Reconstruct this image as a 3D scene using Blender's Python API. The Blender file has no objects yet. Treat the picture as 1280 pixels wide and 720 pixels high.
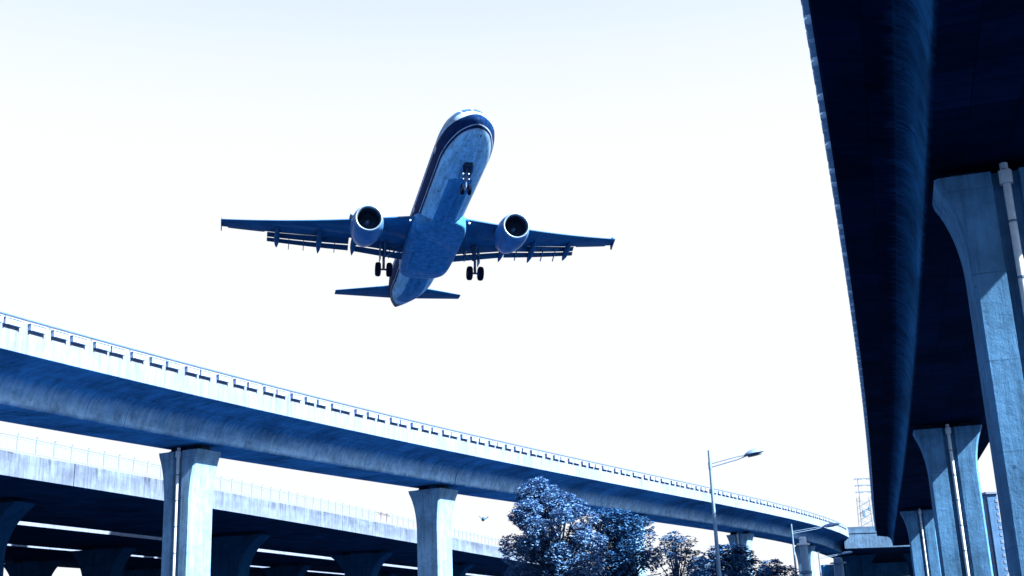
import bpy, bmesh, math, random
from mathutils import Vector, Matrix, noise as mnoise
random.seed(7)
S = bpy.context.scene
col = S.collection
PI = math.pi
EYE = 1.6                       # camera height above the ground

# ------------------------------------------------------------------ camera
F, ZX, ZY = 1500.0, -210.0, 5231.0        # focal length in px of a 1280 px wide picture; zenith vanishing point
zen = Vector((ZX, ZY, -F)).normalized()
fw = Vector((0, 0, -1)); yv = (fw - fw.dot(zen) * zen).normalized(); xv = yv.cross(zen)
R3 = Matrix((xv, yv, zen))                # world = R3 @ camera
cd = bpy.data.cameras.new('camera'); cam = bpy.data.objects.new('camera', cd); col.objects.link(cam)
cam.matrix_world = Matrix.Translation((0, 0, EYE)) @ R3.to_4x4()
cd.sensor_width = 36; cd.lens = 36 * F / 1280; cd.clip_end = 6000; cd.clip_start = 0.05
S.camera = cam

# ------------------------------------------------------------------ light
SUN_EL, SUN_AZ = math.radians(42), math.radians(119)
w = bpy.data.worlds.new('World'); S.world = w; w.use_nodes = True
nt = w.node_tree; bg = nt.nodes['Background']
sky = nt.nodes.new('ShaderNodeTexSky'); sky.sky_type = 'NISHITA'; sky.sun_disc = False
sky.sun_elevation = SUN_EL; sky.sun_rotation = SUN_AZ
sky.air_density = 1.0; sky.dust_density = 2.0; sky.ozone_density = 1.5
# bright white summer haze low in the sky, clearing to blue above
g_ = nt.nodes.new('ShaderNodeNewGeometry'); sx_ = nt.nodes.new('ShaderNodeSeparateXYZ'); tc_ = nt.nodes.new('ShaderNodeTexCoord')
nt.links.new(tc_.outputs['Generated'], sx_.inputs[0])
mr_ = nt.nodes.new('ShaderNodeMapRange'); mr_.interpolation_type = 'SMOOTHSTEP'
mr_.inputs[1].default_value = .36; mr_.inputs[2].default_value = .66; mr_.inputs[3].default_value = 1; mr_.inputs[4].default_value = 0
nt.links.new(sx_.outputs[2], mr_.inputs[0])
mx_ = nt.nodes.new('ShaderNodeMix'); mx_.data_type = 'RGBA'; nt.links.new(mr_.outputs[0], mx_.inputs[0])
nt.links.new(sky.outputs[0], mx_.inputs[6]); mx_.inputs[7].default_value = (2.32, 2.36, 2.42, 1)
nt.links.new(mx_.outputs[2], bg.inputs[0]); bg.inputs[1].default_value = 0.05
sd = bpy.data.lights.new('sun', 'SUN'); sd.energy = 5.0; sd.angle = math.radians(0.53); sd.color = (1, .83, .70)
so = bpy.data.objects.new('sun', sd); col.objects.link(so)
sv = Vector((math.sin(SUN_AZ) * math.cos(SUN_EL), math.cos(SUN_AZ) * math.cos(SUN_EL), math.sin(SUN_EL)))
so.rotation_euler = sv.to_track_quat('Z', 'Y').to_euler(); so.location = (60, -40, 80)
S.view_settings.view_transform = 'Standard'; S.view_settings.look = 'None'
S.view_settings.exposure = 3.1; S.view_settings.gamma = 1

# ------------------------------------------------------------------ helpers
def ray(px, py):
    return R3 @ Vector((px - 640, 360 - py, -F))
def at_depth(px, py, Y):                  # a point on the picture ray of (px, py), Y metres ahead
    d = ray(px, py); d = d * (Y / d.y); return Vector((d.x, d.y, d.z + EYE))

def tag(o, label=None, cat=None, group=None, kind=None):
    if label: o['label'] = label
    if cat: o['category'] = cat
    if group: o['group'] = group
    if kind: o['kind'] = kind
    return o
def empty(name, loc=(0, 0, 0), label=None, cat=None, group=None):
    o = bpy.data.objects.new(name, None); col.objects.link(o); o.location = loc; o.empty_display_size = .3
    return tag(o, label, cat, group)
def obj(name, bm, m, parent=None, smooth=False, sharp=40):
    me = bpy.data.meshes.new(name)
    bm.to_mesh(me); bm.free()
    for mm in (m if isinstance(m, (list, tuple)) else [m]): me.materials.append(mm)
    if smooth:
        me.polygons.foreach_set('use_smooth', [True] * len(me.polygons))
        try: me.set_sharp_from_angle(angle=math.radians(sharp))
        except Exception: pass
    o = bpy.data.objects.new(name, me); col.objects.link(o)
    if parent: o.parent = parent
    return o
def fixn(bm): bmesh.ops.recalc_face_normals(bm, faces=bm.faces[:]); return bm
def box(bm, x0, x1, y0, y1, z0, z1, mat=None, bev=0):
    r = bmesh.ops.create_cube(bm, size=1)
    vs = r['verts']
    bmesh.ops.scale(bm, vec=(x1 - x0, y1 - y0, z1 - z0), verts=vs)
    bmesh.ops.translate(bm, vec=((x0 + x1) / 2, (y0 + y1) / 2, (z0 + z1) / 2), verts=vs)
    if bev:
        es = list({e for v in vs for e in v.link_edges})
        r2 = bmesh.ops.bevel(bm, geom=es, offset=bev, segments=1, affect='EDGES')
        vs = list({v for f in r2['faces'] for v in f.verts} | {v for v in vs if v.is_valid})
    if mat is not None: bmesh.ops.transform(bm, matrix=mat, verts=vs)
    return vs
def tube(bm, pts, rad, n=10, caps=True):
    pts = [Vector(p) for p in pts]
    rads = rad if isinstance(rad, (list, tuple)) else [rad] * len(pts)
    rings = []; up = None
    for i, p in enumerate(pts):
        t = (pts[min(i + 1, len(pts) - 1)] - pts[max(i - 1, 0)]).normalized()
        if up is None:
            up = Vector((0, 0, 1)) if abs(t.z) < .9 else Vector((1, 0, 0))
        a = t.cross(up).normalized(); b = a.cross(t).normalized(); up = b
        rings.append([bm.verts.new(p + rads[i] * (math.cos(2 * PI * k / n) * a + math.sin(2 * PI * k / n) * b)) for k in range(n)])
    for r0, r1 in zip(rings, rings[1:]):
        for k in range(n): bm.faces.new((r0[k], r0[(k + 1) % n], r1[(k + 1) % n], r1[k]))
    if caps:
        bm.faces.new(rings[0][::-1]); bm.faces.new(rings[-1])
    return rings
def lathe(bm, prof, mat=None, n=32, close=False):     # prof: (axial, radius) along local X
    rings = []
    for a, r in prof:
        ring = [bm.verts.new((a, r * math.cos(2 * PI * k / n), r * math.sin(2 * PI * k / n))) for k in range(n)]
        if mat is not None:
            for v in ring: v.co = mat @ v.co
        rings.append(ring)
    prs = list(zip(rings, rings[1:]))
    if close: prs.append((rings[-1], rings[0]))
    for r0, r1 in prs:
        for k in range(n): bm.faces.new((r0[k], r0[(k + 1) % n], r1[(k + 1) % n], r1[k]))
    return rings
def copy_tree(o, parent=None):
    c = o.copy(); col.objects.link(c); c.parent = parent
    for ch in list(o.children): copy_tree(ch, c)
    return c

# ------------------------------------------------------------------ materials
def newmat(name, rough=.8, metallic=0, spec=.3):
    m = bpy.data.materials.new(name); m.use_nodes = True
    b = m.node_tree.nodes['Principled BSDF']
    b.inputs['Roughness'].default_value = rough; b.inputs['Metallic'].default_value = metallic
    b.inputs['Specular IOR Level'].default_value = spec; b.inputs['Specular Tint'].default_value = (.22, .55, 1, 1)
    if spec <= .2: b.inputs['IOR'].default_value = 1.07
    return m, m.node_tree, b
def N(nt, t, **k):
    n = nt.nodes.new(t)
    for a, v in k.items(): setattr(n, a, v)
    return n
def mapping(nt, src, scale):
    mp = N(nt, 'ShaderNodeMapping'); mp.inputs['Scale'].default_value = scale
    nt.links.new(src, mp.inputs['Vector']); return mp.outputs[0]
def noise_(nt, vec, scale, detail=6, rough=.6):
    n = N(nt, 'ShaderNodeTexNoise'); n.inputs['Scale'].default_value = scale
    n.inputs['Detail'].default_value = detail; n.inputs['Roughness'].default_value = rough
    nt.links.new(vec, n.inputs['Vector']); return n.outputs[0]
def ramp(nt, src, stops):
    r = N(nt, 'ShaderNodeValToRGB')
    while len(r.color_ramp.elements) < len(stops): r.color_ramp.elements.new(.5)
    for e, (p, c) in zip(r.color_ramp.elements, stops):
        e.position = p; e.color = (c, c, c, 1) if not isinstance(c, tuple) else (*c, 1)
    nt.links.new(src, r.inputs[0]); return r.outputs[0]
def mul(nt, a, b, fac=1.0):
    m = N(nt, 'ShaderNodeMix', data_type='RGBA', blend_type='MULTIPLY'); m.inputs[0].default_value = fac
    nt.links.new(a, m.inputs[6]); nt.links.new(b, m.inputs[7]); return m.outputs[2]
def math_(nt, op, a, b=None, c=None):
    m = N(nt, 'ShaderNodeMath', operation=op)
    for i, x in enumerate((a, b, c)):
        if x is None: continue
        if isinstance(x, (int, float)): m.inputs[i].default_value = x
        else: nt.links.new(x, m.inputs[i])
    return m.outputs[0]

def concrete(name, base, streak=.5, blotch=.5, joint=2.4, jdark=.6, uv=True, holes=True, lift=0, topstain=0, bump=.25, wash=None, painted_light_v=(2.35, 2.75, 3.35), panels=None):  # wash: colour of the sky light painted onto the web
    """cast concrete: cloudy tone, vertical run-off streaks, formwork joints, small blow holes"""
    m, nt, b = newmat(name, .85, 0, .15)
    tc = N(nt, 'ShaderNodeTexCoord'); O = tc.outputs['Object']; U = tc.outputs['UV']
    rgb = N(nt, 'ShaderNodeRGB'); rgb.outputs[0].default_value = (*base, 1)
    c = rgb.outputs[0]
    n1 = noise_(nt, O, .35, 8, .65)
    c = mul(nt, c, ramp(nt, n1, [(.33, 1 - .75 * blotch), (.62, 1.0)]))
    n2 = noise_(nt, O, 2.2, 6, .7)
    c = mul(nt, c, ramp(nt, n2, [(.3, 1 - .45 * blotch), (.6, 1.0)]))
    sv_ = mapping(nt, U if uv else O, (2.2, .22, 1) if uv else (2.2, 2.2, .16))
    n3 = noise_(nt, sv_, 1.6, 7, .72)
    c = mul(nt, c, ramp(nt, n3, [(.36, 1 - .85 * streak), (.56, 1.0)]))
    if topstain:
        # run-off stains: broad blocks, strongest from the coping down
        s2 = noise_(nt, mapping(nt, U, (1.3, .10, 1)), 2.0, 9, .8)
        st_ = ramp(nt, s2, [(.40, 1.0), (.60, 0.0)])
        gate = ramp(nt, noise_(nt, mapping(nt, U, (.16, .7, 1)), 1.0, 4, .6), [(.40, 0.1), (.58, 1.0)])
        sv2 = N(nt, 'ShaderNodeSeparateXYZ'); nt.links.new(U, sv2.inputs[0])
        md = N(nt, 'ShaderNodeMapRange'); nt.links.new(math_(nt, 'ADD', sv2.outputs[1], math_(nt, 'MULTIPLY', noise_(nt, mapping(nt, U, (2.5, .05, 1)), 1.0, 5, .7), .9)), md.inputs[0])
        md.inputs[1].default_value = .45; md.inputs[2].default_value = 1.5; md.inputs[3].default_value = .1
        fa = math_(nt, 'MULTIPLY', math_(nt, 'MULTIPLY', math_(nt, 'MULTIPLY', st_, gate), md.outputs[0]), topstain)
        mx = N(nt, 'ShaderNodeMix', data_type='RGBA'); nt.links.new(fa, mx.inputs[0]); nt.links.new(c, mx.inputs[6])
        mx.inputs[7].default_value = (*[x * .18 for x in base], 1); c = mx.outputs[2]
    if panels:
        bt = N(nt, 'ShaderNodeTexBrick'); nt.links.new(U, bt.inputs['Vector']); bt.offset = 0
        bt.inputs['Color1'].default_value = (1, 1, 1, 1); bt.inputs['Color2'].default_value = (panels, panels, panels, 1); bt.inputs['Mortar'].default_value = (.45, .45, .45, 1)
        bt.inputs['Scale'].default_value = 1; bt.inputs['Mortar Size'].default_value = .012; bt.inputs['Brick Width'].default_value = 1.83; bt.inputs['Row Height'].default_value = .915
        c = mul(nt, c, bt.outputs[0])
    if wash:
        # sky light painted onto the web, with run-off streaks and a ragged upper edge
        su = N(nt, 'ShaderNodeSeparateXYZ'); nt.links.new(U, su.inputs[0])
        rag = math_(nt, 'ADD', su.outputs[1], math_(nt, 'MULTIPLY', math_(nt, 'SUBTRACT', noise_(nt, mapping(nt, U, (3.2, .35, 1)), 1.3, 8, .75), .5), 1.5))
        mr = N(nt, 'ShaderNodeMapRange'); nt.links.new(rag, mr.inputs[0]); mr.inputs[1].default_value = painted_light_v[0]; mr.inputs[2].default_value = painted_light_v[1]
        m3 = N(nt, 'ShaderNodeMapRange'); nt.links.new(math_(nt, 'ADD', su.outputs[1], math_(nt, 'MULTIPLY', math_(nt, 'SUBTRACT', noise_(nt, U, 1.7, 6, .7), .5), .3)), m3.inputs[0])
        m3.inputs[1].default_value = painted_light_v[2] - .12; m3.inputs[2].default_value = painted_light_v[2] + .12; m3.inputs[3].default_value = 1; m3.inputs[4].default_value = 0; top = m3.outputs[0]
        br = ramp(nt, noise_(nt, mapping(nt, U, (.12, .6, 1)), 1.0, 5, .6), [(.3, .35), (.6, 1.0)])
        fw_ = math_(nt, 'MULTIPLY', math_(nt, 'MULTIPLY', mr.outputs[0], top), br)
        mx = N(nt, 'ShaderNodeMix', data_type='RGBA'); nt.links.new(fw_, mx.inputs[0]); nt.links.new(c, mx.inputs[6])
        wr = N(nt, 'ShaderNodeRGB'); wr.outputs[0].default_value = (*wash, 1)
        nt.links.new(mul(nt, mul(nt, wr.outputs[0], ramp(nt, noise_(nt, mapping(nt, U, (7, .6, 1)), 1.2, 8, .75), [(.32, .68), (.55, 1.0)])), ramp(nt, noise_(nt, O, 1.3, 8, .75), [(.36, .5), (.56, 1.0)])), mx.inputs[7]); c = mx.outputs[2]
    if joint:
        sep = N(nt, 'ShaderNodeSeparateXYZ'); nt.links.new(U if uv else O, sep.inputs[0])
        ax = sep.outputs[0] if uv else sep.outputs[2]
        fr = math_(nt, 'FRACT', math_(nt, 'DIVIDE', ax, joint))
        ln = math_(nt, 'LESS_THAN', math_(nt, 'ABSOLUTE', math_(nt, 'SUBTRACT', fr, .5)), .018 / joint)
        brk = ramp(nt, noise_(nt, O, 1.1, 3), [(.4, .3), (.6, 1.0)])
        f = math_(nt, 'MULTIPLY', ln, brk)
        mx = N(nt, 'ShaderNodeMix', data_type='RGBA'); nt.links.new(f, mx.inputs[0]); nt.links.new(c, mx.inputs[6])
        mx.inputs[7].default_value = (*[x * (1 - jdark) for x in base], 1); c = mx.outputs[2]
    if holes:
        vo = N(nt, 'ShaderNodeTexVoronoi'); vo.inputs['Scale'].default_value = 1.1; nt.links.new(O, vo.inputs['Vector'])
        hl = math_(nt, 'LESS_THAN', vo.outputs['Distance'], .045)
        mx = N(nt, 'ShaderNodeMix', data_type='RGBA'); nt.links.new(math_(nt, 'MULTIPLY', hl, .7), mx.inputs[0]); nt.links.new(c, mx.inputs[6])
        mx.inputs[7].default_value = (*[x * .25 for x in base], 1); c = mx.outputs[2]
    nt.links.new(c, b.inputs['Base Color'])
    bp = N(nt, 'ShaderNodeBump'); bp.inputs['Strength'].default_value = bump; bp.inputs['Distance'].default_value = .03
    nt.links.new(math_(nt, 'ADD', noise_(nt, O, 6, 8, .7), n3), bp.inputs['Height']); nt.links.new(bp.outputs[0], b.inputs['Normal'])
    return m
def plain(name, base, rough=.5, metallic=0, var=.25, scale=3, spec=.4, coat=0):
    m, nt, b = newmat(name, rough, metallic, spec)
    tc = N(nt, 'ShaderNodeTexCoord')
    rgb = N(nt, 'ShaderNodeRGB'); rgb.outputs[0].default_value = (*base, 1)
    c = mul(nt, rgb.outputs[0], ramp(nt, noise_(nt, tc.outputs['Object'], scale, 6, .7), [(.3, 1 - var), (.65, 1.0)]))
    nt.links.new(c, b.inputs['Base Color']); b.inputs['Coat Weight'].default_value = coat * .3; b.inputs['Coat Tint'].default_value = (.3, .6, 1, 1)
    return m
def glow(name, c, s):
    m, nt, b = newmat(name); b.inputs['Emission Color'].default_value = (*c, 1); b.inputs['Emission Strength'].default_value = s
    b.inputs['Base Color'].default_value = (*c, 1); return m

CB = (.150, .290, .520)
M = {}
M['wall'] = concrete('pale_concrete', (.105, .160, .27), streak=.4, blotch=.25, joint=4.8, jdark=.35, holes=False)
M['girder'] = concrete('girder_concrete', (.028, .16, .43), streak=.4, blotch=.7, joint=2.4, jdark=.35, wash=(.34, .60, .88), painted_light_v=(1.95, 3.0, 3.10))  # wash is sky light painted onto the web
M['girder_dark'] = concrete('shade_darkened_girder_concrete', (.001, .013, .055), streak=.35, blotch=.6, joint=1.2, jdark=.5, wash=(.014, .12, .34), painted_light_v=(1.3, 2.2, 2.85), panels=.55)  # girder concrete darkened with the underside's shade; web light painted over it
M['wall_dark'] = concrete('weathered_parapet_concrete', (.04, .12, .29), streak=.5, blotch=.4, joint=2.4)
M['stained'] = concrete('stained_parapet_concrete', (.088, .142, .245), streak=.4, blotch=.45, joint=6, jdark=.8, topstain=1.0)
M['wall_mid'] = concrete('overhead_parapet_concrete', (.16, .30, .52), streak=.5, blotch=.3, joint=2.4)
M['cross'] = concrete('cross_deck_concrete', (.045, .105, .21), streak=.55, blotch=.6, joint=0, holes=False)
M['under'] = concrete('shade_toned_soffit_concrete', (.004, .034, .11), streak=.4, blotch=.5, joint=3, panels=.7)  # deck concrete darkened to hold the shade of the undersides
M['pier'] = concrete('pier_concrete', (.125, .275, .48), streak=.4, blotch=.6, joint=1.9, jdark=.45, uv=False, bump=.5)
M['pier_mid'] = concrete('shade_toned_pier_concrete', (.058, .185, .40), streak=.4, blotch=.6, joint=1.9, jdark=.5, uv=False, bump=.5)  # pier concrete darkened to carry the shade below the overhead deck
M['pier_dark'] = concrete('shaded_row_pier_concrete', (.008, .055, .15), streak=.3, blotch=.4, joint=1.9, uv=False)  # darkest pier copy, with the shade below the decks in its tone
M['pipe'] = plain('painted_drain_pipe', (.34, .46, .60), .4, 0, .25, 4)
M['rail'] = plain('galvanised_rail', (.05, .11, .22), .45, .3)
M['fence'] = plain('thin_fence_steel', (.12, .22, .36), .5, .2)
M['rubber'] = plain('bearing_rubber', (.006, .012, .03), .8)
M['box'] = plain('cable_box_concrete', (.15, .25, .44), .8, 0, .3, 6)
M['box_dark'] = plain('grey_cable_box', (.22, .40, .62), .8, 0, .35, 6)
M['pole'] = plain('lamp_pole_paint', (.11, .21, .36), .4, .3, .25, 8)
M['lens'] = plain('lamp_lens', (.04, .10, .19), .15, 0, .5, 30)
M['bark'] = plain('bark', (.012, .035, .085), .9, 0, .5, 12)

# ------------------------------------------------------------------ viaduct paths
class Path:
    """smooth plan curve through points given by the y coordinate"""
    def __init__(s, pts, side, y0, y1, step=1.0):
        xs = [p[0] for p in pts]; ys = [p[1] for p in pts]
        # least squares cubic in y
        m = sum(ys) / len(ys); sc = (max(ys) - min(ys)) / 2
        A = [[((y - m) / sc) ** k for k in range(4)] for y in ys]
        ATA = [[sum(r[i] * r[j] for r in A) for j in range(4)] for i in range(4)]; ATb = [sum(r[i] * x for r, x in zip(A, xs)) for i in range(4)]
        co = s.solve(ATA, ATb); s.m, s.sc, s.co = m, sc, co; s.lo, s.hi = min(ys), max(ys); s.side = side
        s.samples = []; y = y0; L = 0; prev = None
        while y <= y1 + 1e-6:
            p = s.P(y)
            if prev is not None: L += (p - prev).length
            s.samples.append((y, L)); prev = p; y += step
    @staticmethod
    def solve(A, b):
        n = len(b); A = [r[:] + [b[i]] for i, r in enumerate(A)]
        for i in range(n):
            p = max(range(i, n), key=lambda k: abs(A[k][i])); A[i], A[p] = A[p], A[i]
            for k in range(n):
                if k != i:
                    f_ = A[k][i] / A[i][i]; A[k] = [a - f_ * c for a, c in zip(A[k], A[i])]
        return [A[i][n] / A[i][i] for i in range(n)]
    def x(s, y):
        yc = min(max(y, s.lo), s.hi); t = (yc - s.m) / s.sc
        v = sum(c * t ** k for k, c in enumerate(s.co)); d = sum(k * c * t ** (k - 1) for k, c in enumerate(s.co) if k) / s.sc
        return v + d * (y - yc)
    def P(s, y): return Vector((s.x(y), y, 0))
    def T(s, y): return (s.P(y + .05) - s.P(y - .05)).normalized()
    def Nn(s, y):                                   # points from the seen fascia into the deck
        t = s.T(y); return Vector((t.y, -t.x, 0)) * s.side
    def at(s, y, o, z): return s.P(y) + s.Nn(y) * o + Vector((0, 0, z))
    def frame(s, y):                                # local axes: X into the deck, Y along, Z up
        n, t = s.Nn(y), s.T(y); return n, t

def sweep(path, ya, yb, sec, name, m, parent, smooth=True, step=1.0, closed=True):
    bm = bmesh.new(); uvl = bm.loops.layers.uv.new('UVMap')
    n = max(2, int((yb - ya) / step) + 1); ys = [ya + (yb - ya) * i / (n - 1) for i in range(n)]
    L = 0; prev = path.P(ya); rings = []; us = []
    for y in ys:
        p = path.P(y); L += (p - prev).length; prev = p
        rings.append([bm.verts.new(path.at(y, o, z)) for o, z in sec]); us.append(L + ya)
    vs = [0]
    for a, b in zip(sec, sec[1:] + sec[:1]): vs.append(vs[-1] + math.dist(a, b))
    K = len(sec)
    for i in range(n - 1):
        for k in range(K if closed else K - 1):
            q = (k + 1) % K
            f = bm.faces.new((rings[i][k], rings[i][q], rings[i + 1][q], rings[i + 1][k]))
            for lp, (uu, vv) in zip(f.loops, ((us[i], vs[k]), (us[i], vs[k + 1]), (us[i + 1], vs[k + 1]), (us[i + 1], vs[k]))): lp[uvl].uv = (uu, vv)
    if closed:
        for r, rev in ((rings[0], False), (rings[-1], True)):
            f = bm.faces.new(r[::-1] if rev else r)
            for lp in f.loops: lp[uvl].uv = (lp.vert.co.x, lp.vert.co.z)
    fixn(bm)
    return obj(name, bm, m, parent, smooth, 28)

H = EYE
def girder_section(W=7.7, ov=2.5, hf=11.0, hs=9.5):
    half = [(0.0, hf), (.05, hf - .03), (.12, hf - .03), (1.45, hf - .22), (1.5, hf - .30), (1.68, hf - .34), (1.86, hf - .42), (2.0, hf - .54), (2.12, hf - .70), (2.22, hf - .92), (2.29, hf - 1.15), (2.33, hs + .14), (2.38, hs + .04), (2.5, hs)]
    half = [(a if a <= 1.5 else 1.5 + (a - 1.5) * (ov - 1.5), z) for a, z in half]
    s = half + [(W - a, z) for a, z in reversed(half)]
    s += [(W, hf + .28), (0, hf + .28)]
    return [(a, z + H) for a, z in s]
def parapet_section(a, b, h0, h1):
    return [(a, h0 + H), (a, h1 - .03 + H), (a + .03, h1 + H), (b - .03, h1 + H), (b, h1 - .03 + H), (b, h0 + H)]

def cable_box_mesh(D, h=.40):
    bm = bmesh.new()                                # local X outwards, Y along, Z up
    box(bm, .0, D, -h, h, -.13, .10, bev=.012)
    box(bm, -.02, D + .03, -h - .02, h + .02, .103, .135, bev=.008)
    for s in (-h - .02, h - .06): box(bm, D + .003, D + .018, s + .02, s + .08, -.14, .10)
    fixn(bm); me = bpy.data.meshes.new('cable_box'); bm.to_mesh(me); bm.free(); return me

def straight_viaduct(name, path, y0, y1, breaks, label, gm, wm, bm_, box_to=None, rail=True, W=7.7, box_from=0, box_pitch=1.15, hp=1.22):
    root = empty(name, path.at((y0 + y1) / 2, W / 2, 0), label, 'viaduct'); off = root.location.copy()
    def par(o): o.parent = root; o.matrix_parent_inverse = Matrix.Translation(-off); return o
    ys = [y0] + list(breaks) + [y1]
    for a, b in zip(ys, ys[1:]):
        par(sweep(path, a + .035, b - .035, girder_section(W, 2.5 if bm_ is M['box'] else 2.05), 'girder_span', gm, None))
    par(sweep(path, y0, y1, parapet_section(-.004, .24, 11.012, 11.0 + hp), 'parapet', wm, None))
    par(sweep(path, y0, y1, parapet_section(W - .24, W + .004, 11.012, 11.0 + hp), 'parapet', wm, None))
    # handrail above the seen parapet
    bm = bmesh.new(); pts = []; y = y0
    while y <= y1: pts.append(path.at(y, .10, 11.17 + hp + H)); y += 1.0
    tube(bm, pts, .045, 8)
    y = y0 + .5
    while y < y1:
        tube(bm, [path.at(y, .10, 10.99 + hp + H), path.at(y, .10, 11.17 + hp + H)], .022, 6); y += 2.1
    fixn(bm); par(obj('handrail', bm, M['rail'], None, True))
    bm = bmesh.new(); tube(bm, [path.at(y0 + (y1 - y0) * i / 120, W - .1, 11.17 + hp + H) for i in range(121)], .04, 6)
    fixn(bm); par(obj('handrail', bm, M['rail'], None, True))
    # cable boxes hung on the outer face
    me = cable_box_mesh(*((.15,) if bm_ is M['box'] else (.14, .34))); me.materials.append(bm_)
    y = box_from; mats = []; k = 0
    while y < (box_to or y1 - .6):
        n, t = path.frame(y); jit = (.10, -.10, .0, .07, -.05)[k % 5] + random.uniform(-.02, .02)
        p = path.at(y + jit * t.y, -.004, 10.86 + hp + H)
        mm = Matrix((( -n.x, t.x, 0, p.x), (-n.y, t.y, 0, p.y), (0, 0, 1, p.z), (0, 0, 0, 1)))
        mats.append(mm); y += box_pitch * t.y; k += 1
    for mm in mats[:100]:
        o = bpy.data.objects.new('cable_box', me); col.objects.link(o); o.parent = root
        o.matrix_parent_inverse = Matrix.Translation(-off); o.matrix_basis = mm
    if mats[100:]:
        bm = bmesh.new()
        for mm in mats[100:]:
            tmp = bmesh.new(); tmp.from_mesh(me); bmesh.ops.transform(tmp, matrix=mm, verts=tmp.verts)
            m2 = bpy.data.meshes.new('t'); tmp.to_mesh(m2); tmp.free(); bm.from_mesh(m2); bpy.data.meshes.remove(m2)
        o = par(obj('cable_box', bm, bm_, None)); o['kind'] = 'stuff'
    return root

PV1 = Path([(-19.4, 44), (-17.7, 47.8), (-15.4, 52.4), (-12.8, 58), (-9.4, 64.6), (-8.1, 67.2), (-3.2, 77.2), (.6, 83.5), (6.2, 94.1), (15.2, 110.3), (26.1, 129), (29.7, 135.1), (39.1, 156), (45.2, 170.5)], -1, -30, 171)
PV5 = Path([(5.6, 19.9), (6.5, 22.6), (8.4, 28.7), (11.6, 39.2), (17.2, 58.6), (21.5, 73.8), (34.9, 120.1), (45.3, 156.6)], 1, -45, 170)
PV2 = Path([(-26.75, 61.7), (-22.4, 75.8), (-20, 86), (-16, 99.5), (-10.7, 119), (-7.6, 133), (-1.1, 157)], -1, -25, 235)

BR1 = [8, 34, 78.6, 131.5]
BR5 = [-8, 88]
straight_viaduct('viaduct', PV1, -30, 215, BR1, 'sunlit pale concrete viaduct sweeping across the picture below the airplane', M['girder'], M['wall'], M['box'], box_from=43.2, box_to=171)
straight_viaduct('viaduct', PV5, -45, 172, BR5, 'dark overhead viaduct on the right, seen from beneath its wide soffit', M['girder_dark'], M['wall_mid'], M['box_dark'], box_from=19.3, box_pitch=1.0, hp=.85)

# ------------------------------------------------------------------ piers
def pier(loc, ang, top, w, W, t, m, label, group, fl=2.7, tl=0.0, pipe=True, groove=True, cap=.28, bearings=True):
    """local X across the bridge, Y along it (front face -Y), flared head, groove with drain pipe, bearings on top"""
    root = empty('bridge_pier', loc, label, 'pier', group); root.rotation_euler = (0, 0, ang)
    bm = bmesh.new(); zs = [0, top * .3, top - fl]
    zs += [top - fl + fl * (i / 14) for i in range(1, 15)]
    rings = []
    for i, z in enumerate(zs):
        s = max(0, (z - (top - fl)) / (fl - .12)); s = min(s, 1)
        k = s ** 2.3 * .75 + (1 - math.sqrt(max(0, 1 - s * s))) * .25
        hw = w / 2 + (W - w) / 2 * k; ht = t / 2 + tl * k; c = .09; g = .26; gd = .16
        p = [(-hw + c, -ht), (-g - .03, -ht), (-g, -ht + gd), (g, -ht + gd), (g + .03, -ht), (hw - c, -ht), (hw, -ht + c), (hw, ht - c), (hw - c, ht), (-hw + c, ht), (-hw, ht - c), (-hw, -ht + c)]
        if not groove: p = [p[0]] + p[5:]
        rings.append([bm.verts.new((a, b, z)) for a, b in p])
    for r0, r1 in zip(rings, rings[1:]):
        for k in range(len(r0)): q = (k + 1) % len(r0); bm.faces.new((r0[k], r0[q], r1[q], r1[k]))
    bm.faces.new(rings[-1]); bm.faces.new(rings[0][::-1]); fixn(bm)
    obj('pier_shaft', bm, m, root, True, 30)
    if bearings:
        for sx in (-1, 1):
            bm = bmesh.new(); box(bm, sx * W * .27 - .35, sx * W * .27 + .35, -.35, .35, top + .002, top + .14, bev=.02)
            box(bm, sx * W * .27 - .28, sx * W * .27 + .28, -.28, .28, top + .142, top + cap - .002); fixn(bm)
            obj('bearing', bm, M['rubber'], root)
    if pipe:
        bm = bmesh.new(); tube(bm, [(0, -t / 2 + .07 - tl, top + .16), (0, -t / 2 + .05 - tl, top - .1), (0, -t / 2 + .04 - tl * .6, top - fl * .25), (0, -t / 2 + .04, top - fl * .7), (0, -t / 2 + .04, .1)], .085, 14)
        lathe(bm, [(0, .0), (0, .14), (.3, .14), (.34, .088)], Matrix.Translation((0, -t / 2 + .04 - tl, top - .32)) @ Matrix.Rotation(-PI / 2, 4, 'Y'), 16)
        fixn(bm); pp = obj('drain_pipe', bm, M['pipe'], root, True)
        z = top - 1.2
        while z > .4:
            bm = bmesh.new(); lathe(bm, [(0, .087), (0, .1), (.05, .1), (.05, .087)], Matrix.Translation((0, -t / 2 + .04 - (tl * .3 if z > top - 1.3 else 0), z)) @ Matrix.Rotation(-PI / 2, 4, 'Y'), 14)
            fixn(bm); obj('pipe_clamp', bm, M['rail'], pp); z -= 1.25
    return root
def put_pier(path, y, o, top, *a, **k):
    p = path.at(y, o, 0); t = path.T(y); ang = math.atan2(t.y, t.x) - PI / 2
    return pier(p, ang, top + EYE, *a, **k)
G1, G5, G2 = 'piers under the sunlit viaduct', 'piers under the dark overhead viaduct', 'dark piers below the stacked decks'
L1 = ['pier under the sunlit viaduct beyond the left edge of the picture', 'large sunlit pier with a white drain pipe, leftmost under the sunlit viaduct', 'plain pier with flared head left of the large tree', 'pier half hidden behind the tree crowns right of the large tree', 'flared pier behind the low trees beside the tall street lamp', 'farthest pier of the sunlit viaduct behind the small street lamps']
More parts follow.
